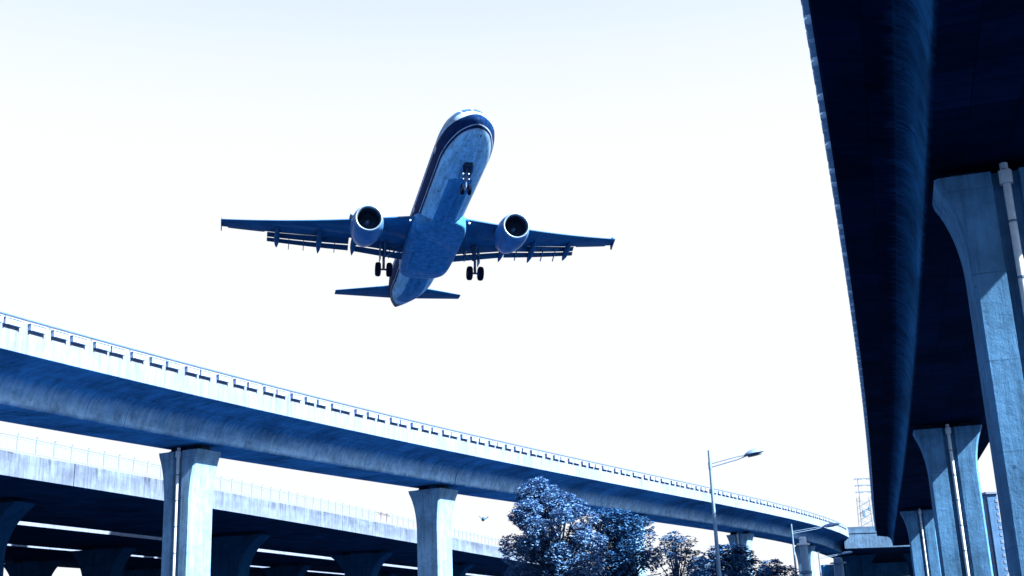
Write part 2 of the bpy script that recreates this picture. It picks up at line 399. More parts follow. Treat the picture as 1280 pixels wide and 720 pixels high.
for i, (y, l) in enumerate(zip([34, 57.35, 77.75, 105.0, 130.4, 157], L1)):
    put_pier(PV1, y + .6, 3.85, 9.2, 1.7, 2.6, 1.75, M['pier'], l, G1, pipe=(i in (1, 4, 5)), groove=(i != 2), tl=.28 if i == 2 else .0)
L5 = ['pier of the overhead viaduct standing behind the camera', 'nearest tall pier at the right edge with flared head and drain pipe', 'second pier back on the right, half shaded, sky gap at its right', 'third and smallest pier on the right beside the dark web']
for i, (y, l) in enumerate(zip([-8, 26.7, 63.2, 112.8], L5)):
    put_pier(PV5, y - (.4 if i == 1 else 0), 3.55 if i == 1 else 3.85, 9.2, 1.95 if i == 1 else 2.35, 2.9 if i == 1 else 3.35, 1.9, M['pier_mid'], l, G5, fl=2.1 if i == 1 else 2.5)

# ------------------------------------------------------------------ stacked decks on the left
def low_deck(o0, W, label, fence=False, pm='wall'):
    root = empty('lower_viaduct', PV2.at(100, o0 + W / 2, 0), label, 'viaduct', 'parallel lower decks on the left'); off = root.location.copy()
    def par(o): o.parent = root; o.matrix_parent_inverse = Matrix.Translation(-off); return o
    sec = [(o0, 8.8), (o0 + .1, 8.76), (o0 + 2.2, 8.70), (o0 + 2.8, 8.62), (o0 + 3.1, 8.55), (o0 + W - 3.1, 8.55), (o0 + W - 2.8, 8.62), (o0 + W - 2.2, 8.70), (o0 + W - .1, 8.76), (o0 + W, 8.8), (o0 + W, 9.1), (o0, 9.1)]
    for a, b in ((-25, 40), (40, 103), (103, 235)):
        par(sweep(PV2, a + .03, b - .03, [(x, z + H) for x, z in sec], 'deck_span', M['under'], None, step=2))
    for a in (o0 - .004, o0 + W - .246):
        for b, c in ((-25, 67.42), (67.5, 103), (103.04, 235)):
            par(sweep(PV2, b, c, parapet_section(a, a + .25, 8.812, 10.08), 'parapet', M[pm], None, step=2))
    if fence:
        bm = bmesh.new(); y = 50.0; pr = [[], [], []]
        while y < 170:
            for r, h in zip(pr, (10.2, 10.85, 10.98)): r.append(PV2.at(y, .12, h + H))
            y += 1.5
        tube(bm, pr[0], .02, 6); tube(bm, pr[1], .015, 6); tube(bm, pr[2], .026, 6)
        y = 50.0; k = 0
        while y < 168:
            if k % 6 == 0:
                tube(bm, [PV2.at(y, .12, 10.07 + H), PV2.at(y, .12, 11.02 + H), PV2.at(y, .06, 11.12 + H)], .03, 6)
            elif y < 110: tube(bm, [PV2.at(y, .12, 10.2 + H), PV2.at(y, .12, 10.85 + H)], .011, 4, False)
            y += .24; k += 1
        fixn(bm); par(obj('railing', bm, M['fence'], None, True))
    return root
low_deck(0, 14.4, 'lower viaduct with streaked parapet and thin steel railing behind the left pier', True, 'stained')
low_deck(16.3, 10.8, 'second lower deck, a bright parapet sliver seen through the first gap')
low_deck(28.5, 14.0, 'third lower deck, farthest, seen through the second gap')
def solve_y(path, o, h, px):
    best = None
    for i in range(200, 2300):
        y = i * .1; p = path.at(y, o, h + EYE) - Vector((0, 0, EYE)); c = R3.transposed() @ p
        if c.z >= 0: continue
        q = 640 + F * c.x / -c.z
        if best is None or abs(q - px) < best[0]: best = (abs(q - px), y)
    return best[1]
for row, (o, pxs, nm) in enumerate([(7.2, [-25, 288, 452, 560], 'front'), (21.7, [129, 358, 470], 'middle'), (35.5, [40, 178, 250], 'back')]):
    for k, px in enumerate(pxs):
        y = solve_y(PV2, o, 8.3, px)
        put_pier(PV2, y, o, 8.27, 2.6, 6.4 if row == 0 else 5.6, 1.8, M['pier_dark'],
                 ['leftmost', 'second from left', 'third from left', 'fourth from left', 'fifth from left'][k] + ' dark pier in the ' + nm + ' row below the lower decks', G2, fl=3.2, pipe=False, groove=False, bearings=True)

# ------------------------------------------------------------------ wide cross deck where the two viaducts meet
root = empty('crossing_deck', (60, 195, 0), 'wide concrete cross deck joining both viaducts at the far end', 'bridge deck')
def cd_prism(name, pts, z0, z1, m, bev=0):
    bm = bmesh.new(); uvl = bm.loops.layers.uv.new('UVMap')
    lo = [bm.verts.new((x, y, z0)) for x, y in pts]; hi = [bm.verts.new((x, y, z1)) for x, y in pts]
    bm.faces.new(lo[::-1]); bm.faces.new(hi)
    for k in range(len(pts)): q = (k + 1) % len(pts); bm.faces.new((lo[k], lo[q], hi[q], hi[k]))
    fixn(bm)
    for f in bm.faces:
        for lp in f.loops: lp[uvl].uv = (lp.vert.co.x, lp.vert.co.z if abs(f.normal.z) < .5 else lp.vert.co.y)
    o = obj(name, bm, m, root); o.matrix_parent_inverse = Matrix.Translation((-60, -195, 0)); return o
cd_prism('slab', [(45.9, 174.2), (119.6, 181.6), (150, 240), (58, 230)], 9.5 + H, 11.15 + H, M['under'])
cd_prism('front_wall', [(45.4, 173.1), (120, 180.7), (120, 181.57), (45.6, 174.15)], 9.49 + H, 11.55 + H, M['cross'])
cd_prism('parapet', [(45.45, 173.2), (120, 180.8), (120, 181.1), (45.45, 173.5)], 11.655 + H, 12.45 + H, M['cross'])
cd_prism('coping', [(45.35, 173.0), (120, 180.6), (120, 181.2), (45.35, 173.65)], 11.554 + H, 11.65 + H, M['cross'])
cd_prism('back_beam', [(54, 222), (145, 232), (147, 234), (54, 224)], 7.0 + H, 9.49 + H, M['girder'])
for px, y, l in ((1072, 190, 'left'), (1150, 190, 'right')):
    p = at_depth(px, 700, y)
    pier((p.x, y, 0), -.1, 9.3 + EYE, 3.2, 5.5, 2.2, M['pier_dark'], l + ' pier below the far cross deck', 'piers below the far cross deck', pipe=False, cap=.19)

# ------------------------------------------------------------------ aircraft
def body_section(x, tab):
    for a, b in zip(tab, tab[1:]):
        if a[0] <= x <= b[0]:
            t = (x - a[0]) / (b[0] - a[0]); return [a[i] + (b[i] - a[i]) * t for i in range(1, 4)]
    return tab[-1][1:]
def hermite(tab, x):
    n = len(tab); i = 0
    while i < n - 2 and x > tab[i + 1][0]: i += 1
    x0, x1 = tab[i][0], tab[i + 1][0]; t = (x - x0) / (x1 - x0); out = []
    for k in range(1, len(tab[0])):
        def sl(j):
            if j <= 0: return (tab[1][k] - tab[0][k]) / (tab[1][0] - tab[0][0])
            if j >= n - 1: return (tab[-1][k] - tab[-2][k]) / (tab[-1][0] - tab[-2][0])
            a = (tab[j][k] - tab[j - 1][k]) / (tab[j][0] - tab[j - 1][0]); b = (tab[j + 1][k] - tab[j][k]) / (tab[j + 1][0] - tab[j][0])
            return 0 if a * b <= 0 else 2 * a * b / (a + b)
        m0, m1 = sl(i) * (x1 - x0), sl(i + 1) * (x1 - x0); p0, p1 = tab[i][k], tab[i + 1][k]
        out.append((2 * t ** 3 - 3 * t * t + 1) * p0 + (t ** 3 - 2 * t * t + t) * m0 + (-2 * t ** 3 + 3 * t * t) * p1 + (t ** 3 - t * t) * m1)
    return out
FUS = [(0, .03, -.52, -.58), (.06, .24, -.33, -.78), (.2, .42, -.16, -.96), (.5, .68, .05, -1.17), (1.0, .99, .35, -1.44), (1.6, 1.27, .78, -1.64), (2.2, 1.48, 1.28, -1.77), (3.0, 1.70, 1.72, -1.90), (4.2, 1.89, 1.99, -2.01), (5.5, 1.97, 2.07, -2.07),
       (29, 1.97, 2.07, -2.07), (31.5, 1.96, 2.07, -1.92), (34, 1.86, 2.06, -1.55), (37, 1.6, 2.02, -.93), (40, 1.2, 1.9, -.2), (42.3, .78, 1.72, .38), (43.8, .42, 1.5, .78), (44.5, .2, 1.32, .95)]
FDZ = -.3                                      # the fuselage axis sits low on the wing
def fus_pt(x, th, out=0):                       # th from the top, radians, + = right wing side
    hw, zt, zb = hermite(FUS, x); zt += FDZ; zb += FDZ; zc, hh = (zt + zb) / 2, (zt - zb) / 2
    return Vector((x, (hw + out) * math.sin(th), zc + (hh + out) * math.cos(th)))

def plane_paint():
    m, nt, b = newmat('airliner_paint', .5, 0, .08); b.inputs['Coat Weight'].default_value = .0; b.inputs['Coat Roughness'].default_value = .12
    tc = N(nt, 'ShaderNodeTexCoord'); O = tc.outputs['Object']; sep = N(nt, 'ShaderNodeSeparateXYZ'); nt.links.new(O, sep.inputs[0])
    X, Y, Z = sep.outputs
    def mix(c, fac, colr):
        mx = N(nt, 'ShaderNodeMix', data_type='RGBA'); nt.links.new(fac, mx.inputs[0])
        if isinstance(c, tuple): mx.inputs[6].default_value = (*c, 1)
        else: nt.links.new(c, mx.inputs[6])
        mx.inputs[7].default_value = (*colr, 1); return mx.outputs[2]
    def band(v, a, c_):   # soft 1 cm edge
        lo = math_(nt, 'SUBTRACT', v, a); hi = math_(nt, 'SUBTRACT', c_, v)
        s = math_(nt, 'MINIMUM', lo, hi); mr = N(nt, 'ShaderNodeMapRange'); nt.links.new(s, mr.inputs[0])
        mr.inputs[1].default_value = -.01; mr.inputs[2].default_value = .01; return mr.outputs[0]
    zz = math_(nt, 'SUBTRACT', Z, math_(nt, 'MULTIPLY', math_(nt, 'MAXIMUM', math_(nt, 'SUBTRACT', X, 31), 0), .12))   # cheat line rises with the tail
    zz = math_(nt, 'ADD', zz, .3)
    c = mix((.19, .43, .70), band(zz, -1.15, 9), (.20, .33, .52))
    c = mix(c, band(zz, -1.08, -.93), (.004, .018, .07)); c = mix(c, band(zz, -.87, .06), (.003, .017, .075))
    # darker blue strip along the belly with round ends
    ax = math_(nt, 'MAXIMUM', math_(nt, 'MAXIMUM', math_(nt, 'SUBTRACT', 7.2, X), math_(nt, 'SUBTRACT', X, 37.2)), 0)
    rr = math_(nt, 'SQRT', math_(nt, 'ADD', math_(nt, 'MULTIPLY', ax, ax), math_(nt, 'MULTIPLY', Y, Y)))
    bel = math_(nt, 'MULTIPLY', band(rr, -1, .85), math_(nt, 'LESS_THAN', Z, .0))
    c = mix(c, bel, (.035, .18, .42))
    # panel seams and grime
    for ax_, pit, wd in ((X, 2.13, .012),):
        fr = math_(nt, 'FRACT', math_(nt, 'DIVIDE', ax_, pit)); ln = math_(nt, 'LESS_THAN', fr, wd / pit * 1.6)
        c = mix(c, math_(nt, 'MULTIPLY', ln, .45), (.03, .07, .15))
    an = math_(nt, 'ARCTAN2', Y, math_(nt, 'ADD', Z, .3))
    fr = math_(nt, 'FRACT', math_(nt, 'MULTIPLY', an, 2.6)); ln = math_(nt, 'LESS_THAN', fr, .03)
    c = mix(c, math_(nt, 'MULTIPLY', ln, .4), (.015, .05, .12))
    c = mul(nt, c, ramp(nt, noise_(nt, mapping(nt, O, (.25, 2.2, 2.2)), 1.3, 8, .7), [(.35, .55), (.6, 1.0)]))
    c = mul(nt, c, ramp(nt, noise_(nt, O, 2.6, 8, .75), [(.36, .6), (.5, 1.0)]))
    vo = N(nt, 'ShaderNodeTexVoronoi'); vo.inputs['Scale'].default_value = .9; nt.links.new(mapping(nt, O, (.8, 1.3, .6)), vo.inputs['Vector'])
    c = mix(c, math_(nt, 'MULTIPLY', math_(nt, 'LESS_THAN', vo.outputs['Distance'], .085), .85), (.01, .025, .06))
    nt.links.new(c, b.inputs['Base Color']); return m
M['plane'] = plane_paint()
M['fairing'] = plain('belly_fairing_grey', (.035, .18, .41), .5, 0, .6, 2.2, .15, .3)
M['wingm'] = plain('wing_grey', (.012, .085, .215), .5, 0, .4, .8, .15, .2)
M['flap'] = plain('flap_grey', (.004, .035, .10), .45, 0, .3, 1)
M['nacelle'] = plain('nacelle_paint', (.04, .14, .33), .4, 0, .4, 1.2, .2, .5)
M['chrome'] = plain('bare_inlet_lip', (.15, .25, .38), .4, .7, .1)
M['duct'] = plain('dark_inlet', (.008, .018, .045), .5)
M['tyre'] = plain('tyre_rubber', (.003, .007, .02), .9, 0, .2, 3, .05)
M['strut'] = plain('gear_steel', (.05, .10, .2), .4, .5)
M['glass'] = plain('cockpit_glass', (.012, .05, .14), .2, 0, .2, 1, .3)
M['bay'] = plain('wheel_bay', (.008, .02, .05), .8)
M['light'] = glow('landing_light', (.7, .85, 1), .3)

def airfoil(c, t, n=14):                         # closed loop, LE at 0, x aft
    def yt(x): return 5 * t * c * (.2969 * math.sqrt(x) - .126 * x - .3516 * x * x + .2843 * x ** 3 - .1036 * x ** 4)
    xs = [(1 - math.cos(PI * i / n)) / 2 for i in range(n + 1)]
    up = [(x * c, yt(x) * 1.1) for x in xs]; lo = [(x * c, -yt(x) * .9) for x in reversed(xs[1:-1])]
    return up + lo
def wing_loft(bm, stations, thick=.12):          # (x_le, y, z, chord, incidence_deg)
    rings = []
    for x, y, z, c, inc in stations:
        a = math.radians(inc); ring = []
        for px_, pz_ in airfoil(c, thick):
            dx, dz = px_ * math.cos(a) + pz_ * math.sin(a), -px_ * math.sin(a) + pz_ * math.cos(a)
            ring.append(bm.verts.new((x + dx, y, z + dz)))
        rings.append(ring)
    for r0, r1 in zip(rings, rings[1:]):
        for k in range(len(r0)): q = (k + 1) % len(r0); bm.faces.new((r0[k], r0[q], r1[q], r1[k]))
    bm.faces.new(rings[0]); bm.faces.new(rings[-1][::-1])

# pose solved from the picture: X aft, Y right wing, Z up
PM = ((-0.226, -0.974, 0.006), (0.973, -0.225, 0.055), (-0.053, 0.018, 0.998))
air = empty('airplane', (-1.753, 73.45, 33.65 + EYE), 'white and navy airliner flying overhead with wheels and flaps down', 'airplane')
air.matrix_world = Matrix.Translation((-1.753, 73.45, 33.65 + EYE)) @ Matrix(PM).to_4x4()
# fuselage
bm = bmesh.new(); xs = [0, .03, .07, .12, .2, .3, .42, .56, .75] + [1 + .25 * i for i in range(19)] + [6 + i for i in range(24)] + [30 + .6 * i for i in range(24)] + [44.2, 44.5]
NS = 64; rings = [[bm.verts.new(fus_pt(x, 2 * PI * k / NS)) for k in range(NS)] for x in xs]
for r0, r1 in zip(rings, rings[1:]):
    for k in range(NS): bm.faces.new((r0[k], r0[(k + 1) % NS], r1[(k + 1) % NS], r1[k]))
bm.faces.new(rings[0]); bm.faces.new(rings[-1][::-1]); fixn(bm)
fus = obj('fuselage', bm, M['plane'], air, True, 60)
def patch(x0, x1, t0, t1, out, n=6, shape=None):
    bm = bmesh.new(); g = [[None] * (n + 1) for _ in range(n + 1)]
    for i in range(n + 1):
        for j in range(n + 1):
            x, t = x0 + (x1 - x0) * i / n, t0 + (t1 - t0) * j / n
            if shape: x, t = shape(i / n, j / n)
            g[i][j] = bm.verts.new(fus_pt(x, t, out))
    for i in range(n):
        for j in range(n): bm.faces.new((g[i][j], g[i][j + 1], g[i + 1][j + 1], g[i + 1][j]))
    fixn(bm); return bm
for s in (1, -1):
    for (xa, xb, xc, xd, ta, tb) in ((1.72, 2.36, 1.80, 2.44, .05, .52), (1.83, 2.47, 2.1, 2.78, .60, 1.02), (2.2, 2.84, 2.75, 3.1, 1.08, 1.32)):
        sh = lambda u, v, a=xa, b=xb, c=xc, d=xd, t0=ta, t1=tb: ((a + (b - a) * u) * (1 - v) + (c + (d - c) * u) * v, s * (t0 + (t1 - t0) * v))
        obj('cockpit_window', patch(0, 0, 0, 0, .012, 6, sh), M['glass'], fus, True)
wbm = bmesh.new(); box(wbm, -.11, .11, -.02, .02, -.16, .16, bev=.012); fixn(wbm); wme = bpy.data.meshes.new('cabin_window'); wbm.to_mesh(wme); wbm.free(); wme.materials.append(M['glass'])
for s in (1, -1):
    for i in range(46):
        x = 6.9 + i * .68
        th = 1.30; p = fus_pt(x, s * th, .0)
        o = bpy.data.objects.new('cabin_window', wme); col.objects.link(o); o.parent = fus; o.location = p; o.rotation_euler = (s * .27, 0, 0)
    for x in (5.6, 16.6, 27.4, 37.2):
        d = obj('cabin_door', patch(x, x + .85, s * 1.02, s * 1.68, .01, 5), M['nacelle'], fus, True)
# belly fairing
bm = bmesh.new(); ST = [(14.4, .6, -2.35, .3), (15.0, 1.5, -2.48, .5), (15.8, 1.95, -2.6, .8), (17, 2.15, -2.68, 1.0), (19, 2.2, -2.72, 1.05), (22, 2.2, -2.72, 1.05), (24.6, 2.15, -2.7, 1.0), (26, 2.0, -2.62, .8), (26.9, 1.6, -2.5, .5), (27.6, .7, -2.35, .3)]
rings = []
for i in range(45):
    x = 14.4 + 13.2 * i / 44; hw, zb, hh = hermite(ST, x); ring = []
    for k in range(40):
        a = 2 * PI * k / 40; cc, ss = math.cos(a), math.sin(a); e = .42
        ring.append(bm.verts.new((x, hw * math.copysign(abs(cc) ** e, cc), zb + hh + hh * math.copysign(abs(ss) ** e, ss))))
    rings.append(ring)
for r0, r1 in zip(rings, rings[1:]):
    for k in range(40): bm.faces.new((r0[k], r0[(k + 1) % 40], r1[(k + 1) % 40], r1[k]))
bm.faces.new(rings[0]); bm.faces.new(rings[-1][::-1]); fixn(bm)
obj('belly_fairing', bm, M['fairing'], air, True, 60)
for s in (1, -1):
    bm = bmesh.new(); box(bm, 20.1, 23.6, min(s * .08, s * 1.5), max(s * .08, s * 1.5), -2.735, -2.715, bev=.004); fixn(bm); obj('gear_bay_door', bm, M['fairing'], air)
for s in (1, -1):
    # wing
    bm = bmesh.new()
    wz = lambda y: -1.35 + (abs(y) - 1.9) * .115 + max(0, abs(y) - 6) ** 2 * .0045
    le = lambda y: 16.1 + (abs(y) - 1.9) * .535
    te = lambda y: 22.15 + (abs(y) - 1.9) * .06 if abs(y) < 6.4 else 22.42 + (abs(y) - 6.4) * .315
    sts = []
    for y in (1.0, 1.9, 3, 4.2, 5.3, 6.4, 8, 10, 12, 14, 15.5, 16.9):
        yy = max(y, 1.9); x0 = le(yy) - (0.9 if y < 1.9 else 0) ; sts.append((x0, s * y, wz(yy), te(yy) - x0, 1.5 - .12 * y))
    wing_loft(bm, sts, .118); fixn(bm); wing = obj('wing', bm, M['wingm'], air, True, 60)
    # flaps: two panels per bay, double slot
    for (ya, yb) in ((2.15, 6.2), (6.6, 13.2)):
        for q, (dx, dz, ch, inc) in enumerate(((.02, .0, .85, 28), (.80, -.48, .62, 40))):
            bm = bmesh.new(); st = []
            for i in range(7):
                y = ya + (yb - ya) * i / 6; kk = 1 - .035 * (y - 2); st.append((te(y) - .02 + dx * kk, s * y, wz(y) - .03 + dz * kk, ch * kk, inc))
            wing_loft(bm, st, .13); fixn(bm); obj('flap', bm, M['flap'], wing, True, 60)
    # slats
    for (ya, yb) in ((2.4, 5.0), (6.5, 9.8), (9.95, 13.2), (13.35, 16.4)):
        bm = bmesh.new(); st = []
        for i in range(5):
            y = ya + (yb - ya) * i / 4; ch = .62 - .018 * y; st.append((le(y) - .20, s * y, wz(y) - .10, ch, -16 + 2))
        st = [(a, b, c, d, -22) for a, b, c, d, e in st]
        wing_loft(bm, st, .16); fixn(bm); obj('slat', bm, M['flap'], wing, True, 60)
    # aileron seam piece
    bm = bmesh.new(); wing_loft(bm, [(te(y) - .42, s * y, wz(y) - .005, .5, 3) for y in (13.4, 14.5, 15.6, 16.4)], .10); fixn(bm); obj('aileron', bm, M['flap'], wing, True, 60)
    # flap track fairings
    for y, L in ((6.25, 3.7), (9.0, 3.7), (12.4, 3.1)):
        bm = bmesh.new(); prof = [(0, .01), (.05, .35), (.15, .62), (.3, .9), (.5, 1), (.68, .9), (.85, .55), (.95, .25), (1, .02)]
        a = math.radians(-9)
        mt = Matrix.Translation((te(y) - L * .52, s * y, wz(y) - .16)) @ Matrix.Rotation(math.radians(12), 4, 'Y') @ Matrix.Scale(.24, 4, (0, 1, 0)) @ Matrix.Scale(.33, 4, (0, 0, 1))
        lathe(bm, [(p * L, r) for p, r in prof], mt, 16); fixn(bm); obj('flap_track_fairing', bm, M['wingm'], wing, True, 60)
    for y in (3.2, 7.7, 10.2, 11.4):
        bm = bmesh.new(); box(bm, te(y) + .3, te(y) + 1.45, s * y - .03, s * y + .03, -.09, .05, Matrix.Translation((0, 0, wz(y) - .36)) @ Matrix.Translation((te(y) + .3, 0, 0)) @ Matrix.Rotation(math.radians(25), 4, 'Y') @ Matrix.Translation((-te(y) - .3, 0, 0)))
        fixn(bm); obj('flap_hinge', bm, M['strut'], wing)
    # wingtip fence
    bm = bmesh.new(); y = s * 16.93; z = wz(16.9); x0 = le(16.9)
    pr = [(x0 + .1, z), (x0 + .8, z + .48), (x0 + 1.15, z + .5), (x0 + 1.5, z + .05), (x0 + 1.55, z - .42), (x0 + 1.35, z - .5), (x0 + .7, z - .2)]
    a_ = [bm.verts.new((px_, y - .035, pz_)) for px_, pz_ in pr]; b_ = [bm.verts.new((px_, y + .035, pz_)) for px_, pz_ in pr]
    bm.faces.new(a_); bm.faces.new(b_[::-1])
    for k in range(7): bm.faces.new((a_[k], a_[(k + 1) % 7], b_[(k + 1) % 7], b_[k]))
    fixn(bm); obj('wingtip_fence', bm, M['wingm'], wing)
    bm = bmesh.new(); bmesh.ops.create_uvsphere(bm, u_segments=12, v_segments=8, radius=.07, matrix=Matrix.Translation((le(2.1) + .05, s * 2.35, wz(2) - .25))); obj('landing_light', bm, M['light'], wing, True)
    # engine
    E = (14.55, s * 5.75, -2.28); T = Matrix.Translation(E) @ Matrix.Rotation(math.radians(-1.5), 4, 'Y')
    bm = bmesh.new()
    outer = [(.13, 1.06), (.35, 1.13), (.8, 1.21), (1.5, 1.26), (2.3, 1.25), (3.1, 1.15), (3.8, 1.0), (4.3, .86), (4.3, .82), (3.9, .86)]
    lathe(bm, outer, T, 48); fixn(bm); na = obj('engine_nacelle', bm, M['nacelle'], air, True, 50)
    bm = bmesh.new(); lathe(bm, [(.22, .87), (.1, .90), (.02, .945), (0, .985), (.03, 1.03), (.132, 1.062)], T, 48); fixn(bm); obj('inlet_lip', bm, M['chrome'], na, True, 80)
    bm = bmesh.new(); lathe(bm, [(.215, .868), (.5, .84), (1.0, .87), (1.25, .875), (1.25, .02)], T, 40); fixn(bm); obj('inlet_duct', bm, M['duct'], na, True, 50)
    bm = bmesh.new(); lathe(bm, [(.72, .01), (.8, .1), (.95, .2), (1.2, .28)], T, 24); fixn(bm); obj('spinner', bm, M['strut'], na, True)
    bm = bmesh.new()
    for k in range(24):
        mt = T @ Matrix.Rotation(2 * PI * k / 24, 4, 'X') @ Matrix.Translation((1.1, 0, 0)) @ Matrix.Rotation(.7, 4, 'Z')
        box(bm, -.012, .012, -.095, .095, .27, .855, mt)
    fixn(bm); obj('fan', bm, M['bay'], na)
    bm = bmesh.new(); lathe(bm, [(3.8, .62), (4.4, .58), (4.95, .45), (4.95, .40), (4.6, .38), (5.4, .05)], T, 32); fixn(bm); obj('exhaust_nozzle', bm, M['strut'], na, True, 50)
    bm = bmesh.new(); wing_loft(bm, [(E[0] + .9, s * 5.75, -1.2, 4.6, 0), (le(5.75) - .2, s * 5.75, wz(5.75) - .05, 3.9, 0)], .07)
    bmesh.ops.scale(bm, vec=(1, 1, 1), verts=bm.verts)
    bm.free(); bm = bmesh.new()
    pr = [(E[0] + .8, -1.18), (E[0] + 2.2, -.95), (le(5.75) + .2, wz(5.75) + .12), (le(5.75) + 3, wz(5.75) - .15), (E[0] + 4.9, -1.75), (E[0] + 4.0, -1.55)]
    a_ = [bm.verts.new((px_, s * 5.75 - .17, pz_)) for px_, pz_ in pr]; b_ = [bm.verts.new((px_, s * 5.75 + .17, pz_)) for px_, pz_ in pr]
    bm.faces.new(a_); bm.faces.new(b_[::-1])
    for k in range(6): bm.faces.new((a_[k], a_[(k + 1) % 6], b_[(k + 1) % 6], b_[k]))
    bmesh.ops.bevel(bm, geom=bm.edges[:], offset=.06, segments=2, affect='EDGES'); fixn(bm); obj('pylon', bm, M['nacelle'], na, True, 50)
    bm = bmesh.new(); mt = T @ Matrix.Rotation(s * math.radians(-62), 4, 'X')
    box(bm, 1.2, 2.3, -.02, .02, 1.2, 1.5, mt); fixn(bm); obj('nacelle_strake', bm, M['nacelle'], na)
    # main gear
    g = empty('main_gear', (21.9, s * 3.8, -3.72)); g.parent = air
    bm = bmesh.new(); tube(bm, [(-.15, -s * .15, 2.35), (-.05, 0, 1.2)], .17, 14); tube(bm, [(-.05, 0, 1.25), (0, 0, .0)], .11, 14); tube(bm, [(0, -.62, 0), (0, .62, 0)], .08, 10)
    fixn(bm); obj('gear_strut', bm, M['strut'], g, True)
    bm = bmesh.new(); tube(bm, [(0, -s * 1.7, 2.2), (0, -s * .1, 1.1)], .06, 8); tube(bm, [(.2, 0, .9), (.42, 0, .5), (.1, 0, .08)], .05, 8); tube(bm, [(-.9, 0, 2.1), (-.05, 0, 1.0)], .05, 8)
    fixn(bm); obj('side_brace', bm, M['strut'], g, True)
    bm = bmesh.new(); box(bm, -.55, .5, s * .28, s * .28 + s * .05, .75, 2.2, bev=.01); fixn(bm); obj('gear_door', bm, M['nacelle'], g)
    for q in (-1, 1):
        mt = Matrix.Translation((0, q * .46, 0)) @ Matrix.Rotation(PI / 2, 4, 'Z')
        bm = bmesh.new(); lathe(bm, [(-.17, .30), (-.215, .40), (-.205, .5), (-.15, .57), (-.06, .59), (.06, .59), (.15, .57), (.205, .5), (.215, .40), (.17, .30)], mt, 36, close=False); fixn(bm); wh = obj('wheel', bm, M['tyre'], g, True, 60)
        bm = bmesh.new(); lathe(bm, [(-.12, .02), (-.15, .14), (-.14, .302), (.14, .302), (.15, .14), (.12, .02)], mt, 24); fixn(bm); obj('rim', bm, M['strut'], wh, True)
    # stabiliser
    bm = bmesh.new(); wing_loft(bm, [(37.9, s * .2, .75, 4.4, -1), (38.5, s * .9, .82, 3.9, -1), (42.05, s * 6.22, 1.36, 1.35, -1)], .10); fixn(bm); hs = obj('tailplane', bm, M['wingm'], air, True, 60)
# vertical fin
bm = bmesh.new(); rings = []
for (x, z, c) in ((35.2, 1.9, 7.6), (37.2, 2.6, 6.1), (42.2, 7.9, 2.1)):
    rings.append([bm.verts.new((x + a, b, z)) for a, b in airfoil(c, .09)])
for r0, r1 in zip(rings, rings[1:]):
    for k in range(len(r0)): q = (k + 1) % len(r0); bm.faces.new((r0[k], r0[q], r1[q], r1[k]))
bm.faces.new(rings[0]); bm.faces.new(rings[-1][::-1]); fixn(bm); obj('tail_fin', bm, M['nacelle'], air, True, 60)
# nose gear
g = empty('nose_gear', (5.07, 0, -3.75)); g.parent = air
bm = bmesh.new(); tube(bm, [(-.25, 0, 1.9), (-.05, 0, .7)], .12, 12); tube(bm, [(-.05, 0, .75), (0, 0, 0)], .075, 12); tube(bm, [(0, -.3, 0), (0, .3, 0)], .06, 8)
tube(bm, [(-1.1, 0, 1.75), (-.1, 0, .95)], .05, 8); tube(bm, [(-.05, -.25, .95), (-.05, .25, .95)], .05, 8); fixn(bm); obj('gear_strut', bm, M['strut'], g, True)
for q in (-1, 1):
    mt = Matrix.Translation((0, q * .25, 0)) @ Matrix.Rotation(PI / 2, 4, 'Z')
    bm = bmesh.new(); lathe(bm, [(-.08, .2), (-.11, .28), (-.09, .36), (0, .385), (.09, .36), (.11, .28), (.08, .2)], mt, 28); fixn(bm); wh = obj('wheel', bm, M['tyre'], g, True, 60)
    bm = bmesh.new(); lathe(bm, [(-.05, .01), (-.06, .202), (.06, .202), (.05, .01)], mt, 18); fixn(bm); obj('rim', bm, M['strut'], wh, True)
    bm = bmesh.new(); bmesh.ops.create_uvsphere(bm, u_segments=12, v_segments=8, radius=.05, matrix=Matrix.Translation((-.2, q * .2, 1.12))); obj('taxi_light', bm, M['light'], g, True)
    bm = bmesh.new(); bmesh.ops.create_uvsphere(bm, u_segments=12, v_segments=8, radius=.032, matrix=Matrix.Translation((-.18, q * .2, .72))); obj('taxi_light', bm, M['light'], g, True)
    bm = bmesh.new(); box(bm, -.9, .9, q * .36 - .02, q * .36 + .02, 1.0, 1.66, bev=.01); fixn(bm); obj('gear_door', bm, M['nacelle'], g)
bm = bmesh.new(); box(bm, -1.3, .25, -.3, .3, 1.33, 1.5, bev=.05); fixn(bm); obj('gear_bay', bm, M['bay'], g)
for x, z, l in ((8.5, -2.37, .35), (13.0, -2.37, .45), (30, -2.35, .4)):
    bm = bmesh.new(); box(bm, x, x + .35, -.02, .02, z - l + .05, z + .05, bev=.008); fixn(bm); obj('blade_antenna', bm, M['nacelle'], fus)

